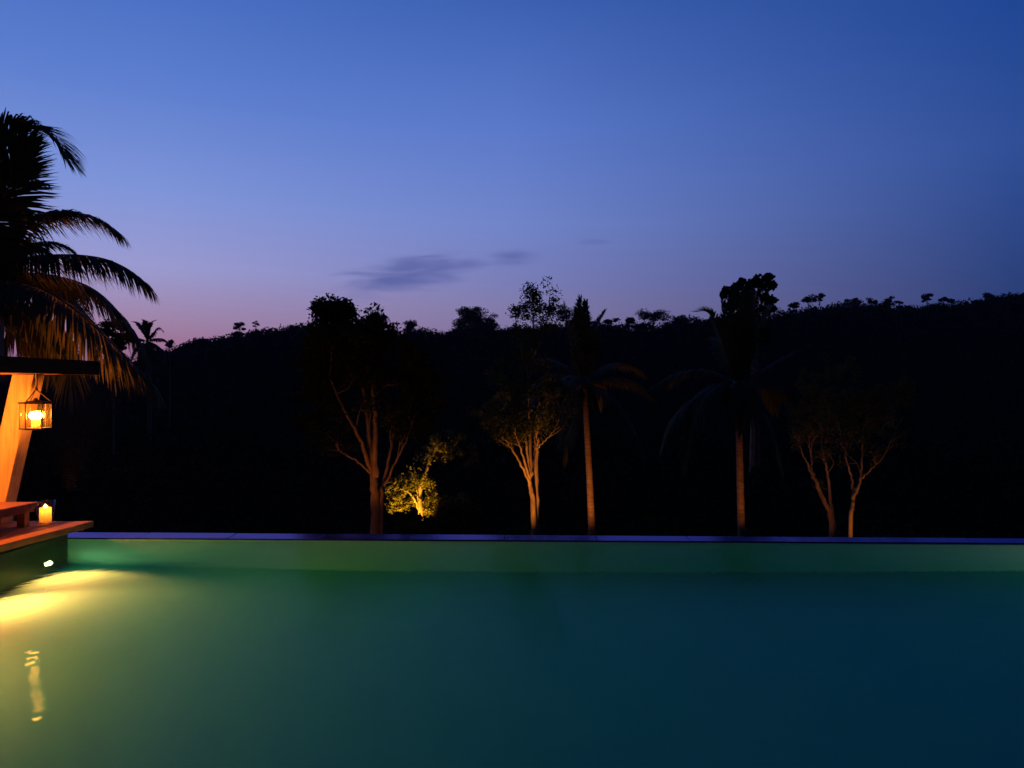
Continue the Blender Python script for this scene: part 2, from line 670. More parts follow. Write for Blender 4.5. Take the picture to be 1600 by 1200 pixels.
def twigs(mb, path, n, length, r, up=0.6, spread=1.0, sub=2, tips=None):
    """side branches growing out of a limb; tips collects the ends"""
    for _ in range(n):
        i = rng.integers(max(1, len(path) // 3), len(path))
        p0 = path[i]
        t = (path[i] - path[max(i - 1, 0)])
        t = t.normalized() if t.length > 1e-6 else Vector((0, 0, 1))
        d = (t * 0.7 + Vector(rng.normal(size=3)) * 0.55 * spread + Vector((0, 0, up))).normalized()
        l = length * rng.uniform(0.5, 1.2)
        q = p0 + d * l * 0.5 + Vector(rng.normal(size=3)) * l * 0.06
        e = q + (d + Vector(rng.normal(size=3)) * 0.3).normalized() * l * 0.5
        sp = smooth_path([p0, q, e], 4)
        mb.tube(sp, [r * (1 - 0.75 * k / (len(sp) - 1)) for k in range(len(sp))], 5)
        if tips is not None:
            tips.append((e, l))
        if sub > 0:
            twigs(mb, sp, 2, length * 0.6, r * 0.5, up * 0.5, spread, sub - 1, tips)


# ------------------------------------------------------------------ palms
def frond(pts, parent, n=60, L_=0.75, wid=0.035, droop=0.5, vee=0.25, rr=0.02, name='frond', mat=None, side_hint=None, fw=0.55, k=6):
    """one palm leaf: a rib and two rows of narrow leaflets"""
    path = smooth_path(pts, k)
    m = len(path)
    rise = (path[-1].z - path[0].z) / max((path[-1] - path[0]).length, 1e-6)
    if rise > 0.75 and side_hint is None:
        droop, fw, vee, L_ = 0.22, 0.5, 0.3, L_ * 0.95
    cum = [0.0]
    for i in range(1, m):
        cum.append(cum[-1] + (path[i] - path[i - 1]).length)
    tot = cum[-1]
    mb = MB()
    mb.tube(path, [rr * (1 - 0.85 * c / tot) for c in cum], 5)
    arr = np.array([tuple(p) for p in path])
    cu = np.array(cum)
    for sgn in (-1, 1):
        for j in range(n):
            s = 0.10 + 0.90 * (j + rng.uniform(-0.35, 0.35)) / n
            s = min(max(s, 0.05), 0.998)
            q = Vector([np.interp(s * tot, cu, arr[:, a]) for a in range(3)])
            q2 = Vector([np.interp(min(s * tot + 0.02 * tot, tot), cu, arr[:, a]) for a in range(3)])
            q0 = Vector([np.interp(s * tot - 0.02 * tot, cu, arr[:, a]) for a in range(3)])
            t = (q2 - q0).normalized()
            ref = side_hint if side_hint is not None else Vector((0, 0, 1))
            sd = t.cross(ref)
            if sd.length < 0.05:
                sd = t.cross(Vector((0.3, 1, 0)))
            sd.normalize()
            nn = sd.cross(t).normalized()
            prof = min(1.0, 0.45 + 1.9 * s) * (1 - max(0, s - 0.55) ** 1.4 * 1.9)
            l = L_ * max(prof, 0.22) * rng.uniform(0.85, 1.12)
            ang = fw + 0.75 * s * s
            d = (sd * sgn * math.cos(ang) + t * math.sin(ang) + nn * vee + Vector(rng.normal(size=3)) * 0.06).normalized()
            wd = d.cross(nn)
            if wd.length < 0.05:
                wd = t.copy()
            wd.normalize()
            w = wid * (0.7 + 0.3 * prof)
            vs = []
            for kk, (f, wf) in enumerate(((0, 0.35), (0.33, 1.0), (0.68, 0.75), (1.0, 0.06))):
                g = droop * rng.uniform(0.85, 1.15) * l * f * f
                p = q + d * l * f * (1 - 0.18 * droop * f) + Vector((0, 0, -g))
                vs += [p - wd * w * wf * 0.5, p + wd * w * wf * 0.5]
            mb.add(vs, [(0, 1, 3, 2), (2, 3, 5, 4), (4, 5, 7, 6)])
    return mb.build(name, mat or M['frond'], parent)


def fronds_auto(parent, crown, spec, L_, fl, n, wid, rr=0.03, seed=1):
    """spec: list of (azimuth deg, start elevation deg, bend, length factor)"""
    r2 = np.random.default_rng(seed)
    for az, el, bend, lf in spec:
        a, e = math.radians(az), math.radians(el)
        p = Vector(crown)
        pts = [p.copy()]
        ln = fl * lf
        for i in range(6):
            d = Vector((math.cos(a) * math.cos(e), math.sin(a) * math.cos(e), math.sin(e)))
            p = p + d * ln / 6
            pts.append(p.copy())
            e -= math.radians(bend) * (0.5 + i * 0.22)
            e = max(e, math.radians(-84))
            a += math.radians(r2.uniform(-3, 3))
        frond(pts, parent, n=n, L_=L_, wid=wid, droop=0.55, vee=0.2, rr=rr, k=3)


def palm_trunk(root, pts, r0, r1):
    mb = MB()
    p = smooth_path(pts, 14)
    n = len(p)
    rad = [(r0 + (r1 - r0) * i / (n - 1)) * (1 + 0.05 * ((i % 3) == 0)) for i in range(n)]
    rad[0] *= 1.35
    mb.tube(p, rad, 12)
    return mb.build('trunk', M['palm_bark'], root, smooth=True)


# near palm, crown just outside the frame on the left
Yp = 12.6
cr0 = at(-95, 432, Yp)
gz = float(ground(cr0.x - 0.5, Yp))
pa = empty('coconut_palm', (cr0.x - 0.5, Yp, gz), 'large coconut palm whose dark fronds arch in over the pavilion roof at the left edge', 'palm tree',
           'coconut palms')
palm_trunk(pa, [(cr0.x - 0.5, Yp, gz), (cr0.x - 0.35, Yp, 2.2), cr0], 0.2, 0.15)
near = [
    [(-95, 430, 0), (-75, 305, .2), (-28, 230, .3), (28, 200, .3), (72, 208, .2), (103, 246, .1)],
    [(-95, 430, 0), (-45, 385, -.3), (-5, 325, -.5), (22, 270, -.6), (42, 215, -.6)],
    [(-95, 430, 0), (-20, 385, .3), (50, 345, .5), (105, 333, .6), (150, 342, .7), (181, 362, .7)],
    [(-95, 430, 0), (-10, 402, .9), (55, 380, 1.3), (95, 381, 1.5), (117, 396, 1.6)],
    [(-95, 432, 0), (0, 411, -.1), (80, 399, -.2), (150, 402, -.2), (195, 418, -.2), (231, 445, -.2)],
    [(-95, 435, 0), (0, 428, .4), (80, 431, .6), (140, 449, .7), (182, 484, .8), (216, 530, .8)],
    [(-95, 440, 0), (0, 440, -.5), (60, 450, -.8), (120, 487, -1.0), (180, 542, -1.1), (239, 600, -1.1)],
    [(-95, 440, 0), (-30, 452, -.9), (30, 492, -1.2), (75, 535, -1.3)],
    [(-95, 435, 0), (-40, 400, .5), (10, 380, .8), (45, 378, 1.0), (75, 392, 1.1)],
    [(-95, 435, 0), (-45, 330, .6), (-15, 270, .9), (18, 232, 1.0), (50, 225, 1.0)],
    [(-95, 440, 0), (-30, 420, 1.0), (40, 428, 1.4), (100, 455, 1.6), (150, 510, 1.7)],
    [(-95, 440, 0), (-40, 462, .6), (20, 470, 1.0), (80, 500, 1.2), (120, 550, 1.2)],
]
for i, fr in enumerate(near):
    tip_up = i in (0, 1)
    frond([at(x, y, Yp + d) for x, y, d in fr], pa, n=240 if i != 3 else 150, L_=(1.0, 0.98, 0.8, 0.6, 0.70, 0.70, 0.82, 0.75, .7, .95, .65, .65)[i],
          wid=(0.040, 0.036)[i == 1], droop=(0.42, 0.2, 0.65, 0.5, 0.75, 0.7, 0.7, 0.75, .7, .5, .75, .75)[i], vee=(0.35, 0.0, 0.25, 0.1, 0.1, 0.05, 0.0, 0.0, .1, .2, .1, 0)[i], rr=0.035,
          side_hint=Vector((0.2, -1.0, 0.1)) if i == 1 else None, k=8)
fronds_auto(pa, cr0, [(160, 70, 14, 1), (200, 45, 15, 1), (230, 20, 15, 1), (180, 5, 14, 1), (130, 30, 15, 1), (95, 60, 12, 1),
                      (80, 20, 14, .9), (150, -15, 12, .8)], 0.7, 4.2, 60, 0.036, 0.035, 3)

# shorter palm whose lit stem shows above the pavilion roof
Yb = 13.6
cb = at(54, 508, Yb)
gz = float(ground(cb.x, Yb))
pb = empty('young_palm', (cb.x - 0.75, Yb, gz), 'short palm with an orange lit stem showing just above the pavilion roof edge', 'palm tree')
palm_trunk(pb, [(cb.x - 0.75, Yb, gz), (cb.x - 0.3, Yb, 1.3), cb], 0.13, 0.10)
for fr in ([(54, 508, 0), (78, 505, -.3), (98, 530, -.5), (108, 570, -.6), (112, 620, -.6)],
           [(54, 508, 0), (35, 498, -.4), (12, 520, -.6), (-2, 560, -.6)],
           [(54, 508, 0), (70, 480, .3), (105, 475, .5), (135, 510, .5), (150, 560, .5)],
           [(54, 508, 0), (45, 470, .4), (20, 445, .6), (-20, 450, .6)],
           [(54, 508, 0), (66, 520, -.5), (75, 545, -.7), (78, 580, -.8)]):
    frond([at(x, y, Yb + d) for x, y, d in fr], pb, n=46, L_=0.55, wid=0.034, droop=0.8, vee=0.0, rr=0.028)

# the two garden palms beyond the pool
GPALM = 'coconut palms'


def garden_palm(Y, base_px, mid, crown_px, rad_px, explicit, auto, fl, L_, label, seed, n=100, wid=0.07):
    c = at(*crown_px, Y)
    bx = (base_px - 800) / F * Y
    gz = float(ground(bx, Y))
    root = empty('coconut_palm', (bx, Y, gz), label, 'palm tree', GPALM)
    k = Y / F
    palm_trunk(root, [(bx, Y, gz), at(*mid, Y), c], rad_px[0] * k, rad_px[1] * k)
    for fr in explicit:
        frond([at(x, y, Y + d) for x, y, d in fr], root, n=n, L_=L_, wid=wid, droop=0.6, vee=0.1, rr=0.05)
    fronds_auto(root, c, auto, L_, fl, n, wid, 0.05, seed)
    return root


garden_palm(33, 926, (921, 745), (913, 600), (5.8, 4.2),
            [[(913, 600, 0), (908, 560, .1), (904, 510, .3), (908, 466, .2)],
             [(913, 600, 0), (900, 560, -.2), (888, 515, -.3), (880, 474, -.3)],
             [(913, 600, 0), (922, 560, .3), (928, 520, .5), (945, 488, .7)],
             [(913, 600, 0), (912, 560, -.3), (914, 515, -.5), (916, 472, -.6)],
             [(913, 600, 0), (945, 612, -.8), (978, 650, -1.2), (1003, 705, -1.4)],
             [(913, 600, 0), (890, 590, -.6), (862, 584, -1.0), (838, 604, -1.3), (822, 650, -1.4)],
             [(913, 600, 0), (898, 622, -.6), (888, 665, -.9), (884, 715, -.9)],
             [(913, 600, 0), (950, 590, .3), (990, 596, .6), (1020, 620, .7)]],
            [(40, 35, 14, 1), (90, 50, 12, 1), (140, 40, 14, 1), (70, 10, 14, .9), (120, 5, 14, .9), (95, 75, 9, 1.0), (250, 20, 16, .9)],
            3.9, 0.85, 'slender coconut palm with orange lit trunk just right of the forked uplit tree', 11)
garden_palm(33, 1159, (1156, 740), (1154, 605), (6.0, 5.0),
            [[(1154, 605, 0), (1150, 555, .1), (1146, 500, .2), (1150, 448, .1)],
             [(1154, 605, 0), (1164, 555, .3), (1172, 505, .5), (1180, 458, .6)],
             [(1154, 605, 0), (1142, 550, .5), (1134, 500, .8), (1126, 462, 1.0)],
             [(1154, 605, 0), (1160, 550, -.3), (1164, 500, -.6), (1163, 456, -.8)],
             [(1154, 605, 0), (1138, 560, -.3), (1122, 515, -.5), (1106, 488, -.6), (1086, 487, -.7)],
             [(1154, 605, 0), (1176, 555, -.2), (1192, 510, -.3), (1204, 484, -.3), (1222, 492, -.4)],
             [(1154, 605, 0), (1118, 607, -.8), (1080, 628, -1.2), (1050, 660, -1.4), (1034, 700, -1.4)],
             [(1154, 605, 0), (1178, 620, -.8), (1202, 660, -1.2), (1222, 735, -1.3)],
             [(1154, 605, 0), (1130, 598, -.5), (1098, 618, -1.6), (1076, 680, -2.0), (1070, 730, -2.1)],
             [(1154, 605, 0), (1105, 580, .2), (1060, 582, .4), (1022, 602, .5)],
             [(1154, 605, 0), (1195, 575, .4), (1232, 555, .6), (1264, 538, .7)],
             [(1154, 605, 0), (1196, 600, .2), (1228, 612, .4), (1248, 640, .5)],
             [(1154, 605, 0), (1162, 596, -1.0), (1166, 625, -1.7), (1160, 670, -1.9)]],
            [(60, 45, 12, 1), (100, 60, 12, 1), (130, 30, 14, 1), (85, 15, 14, 1), (45, 10, 14, .9)],
            4.1, 0.9, 'wide coconut palm with drooping lower fronds and a dim brown trunk, right of centre', 12)

# far little palm on the skyline at the left
Yf = 95
cf = at(230, 533, Yf)
bx = (233 - 800) / F * Yf
gz = float(ground(bx, Yf))
fp = empty('coconut_palm', (bx, Yf, gz), 'small far palm silhouetted against the pink sky above the pavilion fronds', 'palm tree', GPALM)
palm_trunk(fp, [(bx, Yf, gz), (bx + 0.1, Yf, gz * 0.4 + cf.z * 0.6), cf], 0.22, 0.16)
for fr in ([(230, 533, 0), (222, 518, 0), (214, 506, .2), (206, 503, .3)],
           [(230, 533, 0), (228, 516, 0), (226, 504, .2), (222, 500, .3)],
           [(230, 533, 0), (234, 516, 0), (237, 505, .2), (243, 501, .3)],
           [(230, 533, 0), (240, 519, 0), (247, 512, .3), (254, 516, .5)],
           [(230, 533, 0), (243, 529, 0), (256, 530, .3), (266, 539, .5)],
           [(230, 533, 0), (217, 529, 0), (203, 529, .3), (194, 536, .5)],
           [(230, 533, 0), (242, 538, -.5), (252, 548, -1), (257, 562, -1.2)],
           [(230, 533, 0), (219, 538, -.5), (210, 548, -1), (206, 560, -1.2)],
           [(230, 533, 0), (235, 542, -1), (240, 556, -1.8), (242, 572, -2)],
           [(230, 533, 0), (225, 542, -1), (221, 556, -1.8), (220, 570, -2)]):
    frond([at(x, y, Yf + d) for x, y, d in fr], fp, n=54, L_=0.85, wid=0.15, droop=0.7, vee=0.1, rr=0.06)


# ------------------------------------------------------------------ garden trees beyond the pool
def tree(name, Y, base_px, limbs, clumps, leaf, leaf_size, label, twig=(3, 1.0, 0.02), cat='tree', group=None, tipleaf=60, tipr=0.35,
         bark='bark', sub=1, leafname='crown'):
    """limbs: (pixel points with depth offset, start and end radius in px); clumps: (px, py, dY, radius px, leaves)"""
    k = Y / F
    bx = (base_px - 800) * k
    gz = float(ground(bx, Y))
    root = empty(name, (bx, Y, gz), label, cat, group)
    mb = MB()
    pts = []
    for pl, r0, r1, tw in limbs:
        p3 = []
        for q in pl:
            d = q[2] if len(q) > 2 else 0
            if q[1] == 'ground':
                p3.append(Vector(((q[0] - 800) * k, Y, gz - 0.1)))
            else:
                p3.append(at(q[0], q[1], Y + d))
        path = limb(mb, p3, r0 * k, r1 * k, 9 if r0 > 4 else 6, 6, wob=0.012)
        if tw:
            tips = []
            twigs(mb, path, tw, twig[1], twig[2], sub=sub, tips=tips)
            for e, l in tips:
                pts.append(clump(e, tipr, tipleaf))
    mb.build('trunk', M[bark], root, smooth=True)
    for x, y, d, r, n in clumps:
        c = at(x, y, Y + d)
        pts.append(clump(c, r * k, n, (1, 1, 0.85)))
    P = np.concatenate(pts)
    quads(leafname, leaf_quads(P, leaf_size), M[leaf], root)
    return root


def crown_clumps(regions, Y, n_each, r):
    """scatter small clumps inside ellipses (px, py, rx, ry, count)"""
    out = []
    for cx, cy, rx, ry, c in regions:
        for _ in range(c):
            a = rng.uniform(0, 2 * math.pi)
            q = math.sqrt(rng.uniform(0, 1))
            out.append((cx + rx * q * math.cos(a), cy + ry * q * math.sin(a), rng.normal() * rx * 0.5 * Y / F, r * rng.uniform(0.7, 1.4), n_each))
    return out


tree('broadleaf_tree', 23, 587,
     [([(588, 'ground'), (587, 800), (584, 750), (585, 712)], 11, 4.2, 0),
      ([(584, 745), (578, 690, .1), (572, 640, .2), (566, 590, .3), (556, 530, .3)], 5, 1.5, 4),
      ([(580, 738), (562, 685, -.3), (546, 655, -.5), (532, 628, -.6), (515, 590, -.7)], 4, 1.2, 4),
      ([(586, 745), (586, 690, -.2), (586, 640, -.2), (582, 590, 0), (580, 550, 0)], 5.5, 1.5, 5),
      ([(596, 790), (600, 755, .2), (610, 705, .3), (616, 670, .4), (626, 630, .5)], 3.6, 1.2, 4),
      ([(600, 758), (622, 715, -.3), (636, 685, -.5), (648, 650, -.6)], 2.0, .8, 3),
      ([(580, 740), (560, 722, -.4), (543, 712, -.6), (528, 700, -.7)], 2.2, .8, 3),
      ([(592, 'ground'), (596, 800), (597, 760)], 4, 3, 0)],
     crown_clumps([(522, 488, 28, 18, 34), (545, 530, 62, 34, 60), (575, 565, 88, 38, 70), (500, 620, 34, 55, 26), (658, 620, 34, 55, 26), (510, 560, 40, 40, 24)], 23, 110, 17),
     'leaf_dark', 0.14, 'tall dark broadleaf tree with several reddish stems, left of the golden lit bush', (3, 1.0, 0.02), group='uplit garden trees')

tree('forked_tree', 20, 833,
     [([(836, 'ground'), (834, 810), (830, 765), (827, 746), (826, 722)], 5.6, 2.0, 0),
      ([(842, 'ground'), (839, 810, .2), (838, 740, .2), (840, 690, .2), (842, 640, .2), (846, 590, .2)], 4.5, 1.5, 3),
      ([(828, 755), (812, 722, -.2), (797, 697, -.4), (785, 682, -.5), (768, 655, -.6)], 2.6, .7, 5),
      ([(828, 750), (818, 712, -.3), (807, 682, -.5), (798, 655, -.5)], 2.4, .7, 5),
      ([(828, 748), (824, 705, -.1), (818, 672, -.1), (808, 635, 0)], 2.8, .8, 5),
      ([(829, 745), (829, 700, .0), (827, 650, .1), (828, 590, .2), (833, 530, .2), (833, 495, .2), (834, 468, .2)], 3.2, .6, 6),
      ([(831, 742), (835, 705, .3), (836, 670, .4), (842, 630, .5)], 2.2, .7, 4),
      ([(838, 700), (855, 685, -.2), (868, 668, -.3), (880, 640, -.3)], 1.6, .5, 4),
      ([(829, 600, .2), (815, 550, .1), (808, 520, .1), (806, 495, .1)], 1.6, .5, 3),
      ([(833, 560, .2), (848, 520, .1), (856, 495, .1), (859, 472, .1)], 1.6, .5, 3)],
     crown_clumps([(818, 645, 55, 40, 48), (822, 590, 58, 45, 44), (835, 520, 38, 40, 26), (775, 645, 26, 22, 12), (870, 600, 20, 45, 14),
                   (812, 490, 12, 16, 7), (832, 465, 7, 16, 6), (860, 478, 8, 16, 6)], 20, 70, 11),
     'leaf', 0.075, 'slim forked tree with several orange lit stems fanning upward, near the centre', (3, 0.55, 0.012), tipleaf=34, tipr=0.22,
     group='uplit garden trees')

tree('forked_tree', 22, 1302,
     [([(1303, 'ground'), (1298, 815), (1286, 780), (1272, 745), (1266, 735)], 4.2, 2.6, 0),
      ([(1266, 736), (1258, 718, -.1), (1250, 700, -.2), (1242, 675, -.3)], 1.7, .6, 5),
      ([(1266, 735), (1268, 715, .1), (1265, 695, .1), (1268, 665, .2)], 1.9, .6, 5),
      ([(1306, 'ground'), (1302, 820, .2), (1297, 780, .3), (1294, 745, .3), (1288, 715, .3), (1283, 690, .3), (1284, 650, .4)], 3.6, .8, 6)],
     crown_clumps([(1272, 650, 40, 45, 40), (1285, 600, 42, 40, 26)], 22, 55, 10),
     'leaf', 0.075, 'slim leaning tree with two thin dim red stems, left of the brighter orange forked tree', (3, 0.55, 0.012), tipleaf=30, tipr=0.22,
     group='uplit garden trees')
tree('forked_tree', 21, 1328,
     [([(1327, 'ground'), (1329, 820), (1332, 790), (1334, 774), (1337, 762)], 4.0, 2.2, 0),
      ([(1334, 778), (1331, 750, .1), (1325, 728, .1), (1318, 700, .2), (1312, 660, .2)], 2.4, .7, 5),
      ([(1334, 778), (1342, 758, -.1), (1346, 735, -.1), (1347, 708, -.1), (1350, 660, 0)], 2.8, .8, 6),
      ([(1345, 748), (1362, 732, -.2), (1378, 715, -.3), (1390, 692, -.4), (1412, 650, -.5)], 1.5, .5, 5)],
     crown_clumps([(1350, 650, 45, 42, 46), (1395, 630, 34, 38, 30), (1335, 600, 45, 40, 22), (1415, 605, 16, 20, 8)], 21, 55, 10),
     'leaf', 0.075, 'thin tree with an orange lit forked trunk, rightmost of the lit trees', (3, 0.55, 0.012), tipleaf=30, tipr=0.22,
     group='uplit garden trees')

tree('garden_tree', 26, 658,
     [([(662, 'ground'), (657, 800), (657, 765), (664, 742), (674, 715), (684, 695), (694, 670)], 5.5, 1.2, 3),
      ([(654, 795), (647, 778, -.2), (637, 768, -.3), (626, 764, -.4)], 2.2, .8, 3),
      ([(655, 790), (652, 770, -.1), (650, 752, -.2)], 1.8, .8, 3)],
     crown_clumps([(630, 777, 27, 20, 38), (648, 752, 32, 12, 32), (622, 790, 15, 12, 18), (674, 764, 12, 12, 12), (680, 792, 22, 14, 26),
                   (686, 705, 22, 20, 22), (705, 695, 34, 22, 20), (710, 790, 26, 20, 24), (735, 715, 18, 18, 10)], 26, 42, 6.5),
     'leaf_pale', 0.11, 'small bushy tree glowing golden from a light at its foot', (2, 0.5, 0.012), tipleaf=16, tipr=0.25)

# dark shrubs in front of it and a little lit plant at the pool edge


def shrub(name, Y, px, py, rpx, n, label, leaf='leaf_dark', size=0.12, group=None, squash=0.8):
    k = Y / F
    c = at(px, py, Y)
    gz = float(ground(c.x, Y))
    root = empty(name, (c.x, Y, gz), label, 'shrub', group)
    mb = MB()
    pts = []
    for _ in range(9):
        e = c + Vector(rng.normal(size=3)) * rpx * k * 0.5
        mb.tube(smooth_path([(c.x, Y, gz), ((c.x + e.x) / 2, (Y + e.y) / 2, (gz + e.z) / 2 + 0.1), e], 4), [0.03 - 0.0028 * i for i in range(9)], 5)
        pts.append(clump(e, rpx * k * 0.55, n // 9, (1, 1, squash)))
    mb.build('stem', M['bark'], root)
    quads('foliage', leaf_quads(np.concatenate(pts), size), M[leaf], root)
    return root


shrub('shrub', 22.5, 645, 824, 36, 5000, 'dark shrub in front of the foot of the golden lit bushy tree', group='dark garden shrubs')
shrub('shrub', 24, 702, 826, 38, 4000, 'dark shrub to the right below the golden lit bushy tree', group='dark garden shrubs')
shrub('shrub', 22, 668, 838, 24, 3500, 'small dark shrub right at the foot of the golden lit bushy tree', group='dark garden shrubs')
shrub('shrub', 17, 793, 846, 9, 320, 'small plant catching orange light at the pool edge beside the forked tree', leaf='leaf', size=0.06)


# ------------------------------------------------------------------ far trees on the skyline
def far_tree(px, top, w, h, Y=RD - 4, label='', name='skyline_tree', group='trees along the ridge skyline', n=None, lobes=7, size=None, umbrella=False,
             base=None):
    k = Y / F
    x = (px - 800) * k
    gz = float(ground(x, Y))
    root = empty(name, (x, Y, gz), label, 'tree', group)
    topz = CH + (HY - top + 3) * k
    W2, H = w * k * 0.6, h * k * 1.15
    cz = topz - H / 2
    mb = MB()
    path = limb(mb, [(x, Y, gz - 0.3), (x + 0.06 * W2, Y, (gz + cz) / 2), (x, Y, cz + H * 0.2)], max(0.16, W2 * 0.07), 0.07, 6, 4)
    pts = []
    lobes = int(lobes * 2)
    for i in range(lobes):
        a = rng.uniform(0, 2 * math.pi)
        q = math.sqrt(rng.uniform(0.05, 1))
        if umbrella:
            c = Vector((x + W2 * 0.8 * q * math.cos(a), Y + W2 * 0.6 * q * math.sin(a), topz - H * rng.uniform(0.12, 0.5)))
        else:
            zz = rng.uniform(-0.75, 0.72)
            c = Vector((x + W2 * 0.75 * q * math.cos(a) * math.sqrt(1 - zz * zz * .8), Y + W2 * 0.6 * q * math.sin(a), cz + H * 0.5 * zz))
        r = min(W2, H) * rng.uniform(0.14, 0.42)
        j = rng.integers(len(path) // 2, len(path))
        mb.tube(smooth_path([path[j], path[j].lerp(c, 0.5) + Vector((0, 0, 0.1 * H)), c], 3), [0.07, .065, .06, .05, .045, .04, .03], 4)
        pts.append(clump(c, r * 1.1, int((n or 900) * 2.2) // lobes, (1.3, 1.1, 0.7), 0.5))
    mb.build('trunk', M['bark'], root)
    quads('crown', leaf_quads(np.concatenate(pts), size or 0.72), M['leaf_far'], root)


LR = 'trees along the ridge skyline'
far_tree(374, 504, 18, 22, label='small round tree alone on the left slope of the ridge', lobes=5)
far_tree(399, 503, 11, 12, label='tiny sparse tree on the ridge just right of the small round one', lobes=3, n=160)
far_tree(265, 530, 9, 14, 130, label='tiny sapling beside the small far palm on the pink horizon', lobes=3, n=150)
far_tree(176, 497, 44, 60, 70, label='dark tree half hidden by the arching frond tips, left of the small far palm', n=2200, lobes=10, size=0.3,
         name='broadleaf_tree', group='dark trees standing in the valley')
far_tree(582, 487, 42, 46, label='broad dark tree on the ridge just right of the tall stemmed tree top', n=4500, lobes=14)
far_tree(640, 502, 30, 18, label='low wide tree on the ridge below the dark cloud', lobes=6)
far_tree(737, 476, 54, 52, label='big round tree on the ridge left of the forked tree, largest bump there', n=7000, lobes=22)
far_tree(768, 492, 28, 24, label='small tree close to the right side of the big round ridge tree', lobes=6)
far_tree(884, 477, 30, 34, label='dense ridge tree peeping out between the forked tree and the slender palm', n=1200, lobes=8)
far_tree(955, 496, 20, 18, label='little ridge tree right of the slender palm, first of a close row', lobes=5)
far_tree(983, 495, 24, 20, label='rounded little ridge tree, in the middle of a close row right of the slender palm', lobes=6)
far_tree(1019, 487, 46, 26, label='flat topped spreading ridge tree between the two coconut palms', n=1300, lobes=12, umbrella=True)
far_tree(1060, 495, 24, 18, label='low ridge tree just left of the wide palm, right of the flat topped one', lobes=6)
far_tree(1263, 463, 22, 20, label='umbrella shaped little tree on the right ridge, with a taller thin one beside it', lobes=8, umbrella=True, n=700)
far_tree(1281, 458, 14, 26, label='tall thin tree with a flat crown right of the umbrella shaped one on the ridge', lobes=5, umbrella=True, n=450)
far_tree(1240, 474, 18, 16, label='small tree at the left foot of the right ridge beside the leafy dark crown', lobes=5)
far_tree(1332, 469, 28, 16, label='wide low tree on the right ridge above the orange forked trunk', lobes=7)
far_tree(1364, 466, 18, 20, label='small bushy ridge tree left of the blocky flat topped one', lobes=6, n=600)
far_tree(1386, 463, 22, 22, label='blocky flat topped tree on the right ridge', lobes=8, n=900)
far_tree(1406, 470, 12, 14, label='small round tree right next to the blocky ridge tree', lobes=4, n=400)
far_tree(1449, 460, 16, 26, label='lone thin tree standing on the dip of the right ridge', lobes=6, umbrella=True, n=450)
far_tree(1474, 465, 12, 18, label='left one of two matching small stalked trees on the right ridge', lobes=4, umbrella=True, n=350)
far_tree(1487, 465, 12, 18, label='right one of two matching small stalked trees on the right ridge', lobes=4, umbrella=True, n=350)
far_tree(1553, 457, 30, 20, label='wide bushy tree on the high right end of the ridge', lobes=8, n=900)
far_tree(1580, 454, 9, 16, label='tiny spiky tree last on the ridge at the right edge', lobes=3, n=220)

# the nearer dark tree with round leaf clumps behind the wide palm
Yc = 60
k = Yc / F
bx = (1178 - 800) * k
gz = float(ground(bx, Yc))
root = empty('broadleaf_tree', (bx, Yc, gz), 'black tree with knobbly round leaf clumps rising behind the wide palm', 'tree', 'dark trees standing in the valley')
mb = MB()
pl = limb(mb, [(bx, Yc, gz - .2), at(1180, 640, Yc), at(1178, 520, Yc), at(1176, 460, Yc)], 0.5, 0.12, 9)
pts = []
for x, y, r in [(1186, 438, 11), (1200, 434, 9), (1206, 446, 8), (1194, 448, 12), (1178, 441, 9), (1170, 449, 10), (1160, 440, 7), (1152, 448, 9),
                (1136, 454, 8), (1131, 461, 6), (1146, 462, 9), (1160, 462, 12), (1178, 466, 13), (1196, 466, 10), (1205, 470, 9), (1206, 482, 7),
                (1196, 484, 11), (1150, 475, 11), (1170, 482, 16), (1140, 478, 8), (1160, 500, 18), (1185, 505, 16), (1150, 520, 16), (1195, 525, 14)]:
    c = at(x, y, Yc + rng.normal() * 1.2)
    j = rng.integers(len(pl) // 2, len(pl))
    mb.tube(smooth_path([pl[j], pl[j].lerp(c, .5) + Vector((0, 0, -.2)), c], 4), [.10, .095, .09, .08, .07, .06, .05, .045, .04], 5)
    pts.append(clump(c, r * k, 260, (1, 1, .9), 0.45))
mb.build('trunk', M['bark'], root)
quads('crown', leaf_quads(np.concatenate(pts), 0.24, aspect=0.8), M['leaf_far'], root)


# ------------------------------------------------------------------ forest that reads as one mass
def forest(name, n, ymin, ymax, leaves, rmin, rmax, size, pxr, ridge=False):
    y = np.sqrt(rng.uniform(ymin ** 2, ymax ** 2, n))
    if ridge:
        y = rng.uniform(ymin, ymax, n)
    px = rng.uniform(*pxr, n)
    x = (px - 800) / F * y
    z = ground(x, y)
    P = []
    S = []
    for i in range(n):
        r = rmin + (rmax - rmin) * rng.uniform(0, 1) ** (2.2 if ridge else 1.0)
        c = np.array([x[i], y[i], z[i] + r * rng.uniform(0.35, 0.8)])
        p = clump(c, r, leaves, (1.2, 1.2, 0.85), 0.35)
        P.append(p)
    V = leaf_quads(np.concatenate(P), size * np.repeat(np.clip(y / ymax, 0.2, 1), leaves), aspect=0.75)
    return tag(quads(name, V, M['leaf_far']), 'dark forest canopy covering the hillside', 'forest', None, 'stuff')


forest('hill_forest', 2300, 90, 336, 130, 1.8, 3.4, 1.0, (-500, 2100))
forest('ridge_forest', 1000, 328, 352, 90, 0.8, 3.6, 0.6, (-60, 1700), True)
forest('valley_forest', 650, 40, 95, 200, 1.2, 2.6, 0.5, (-300, 1900))

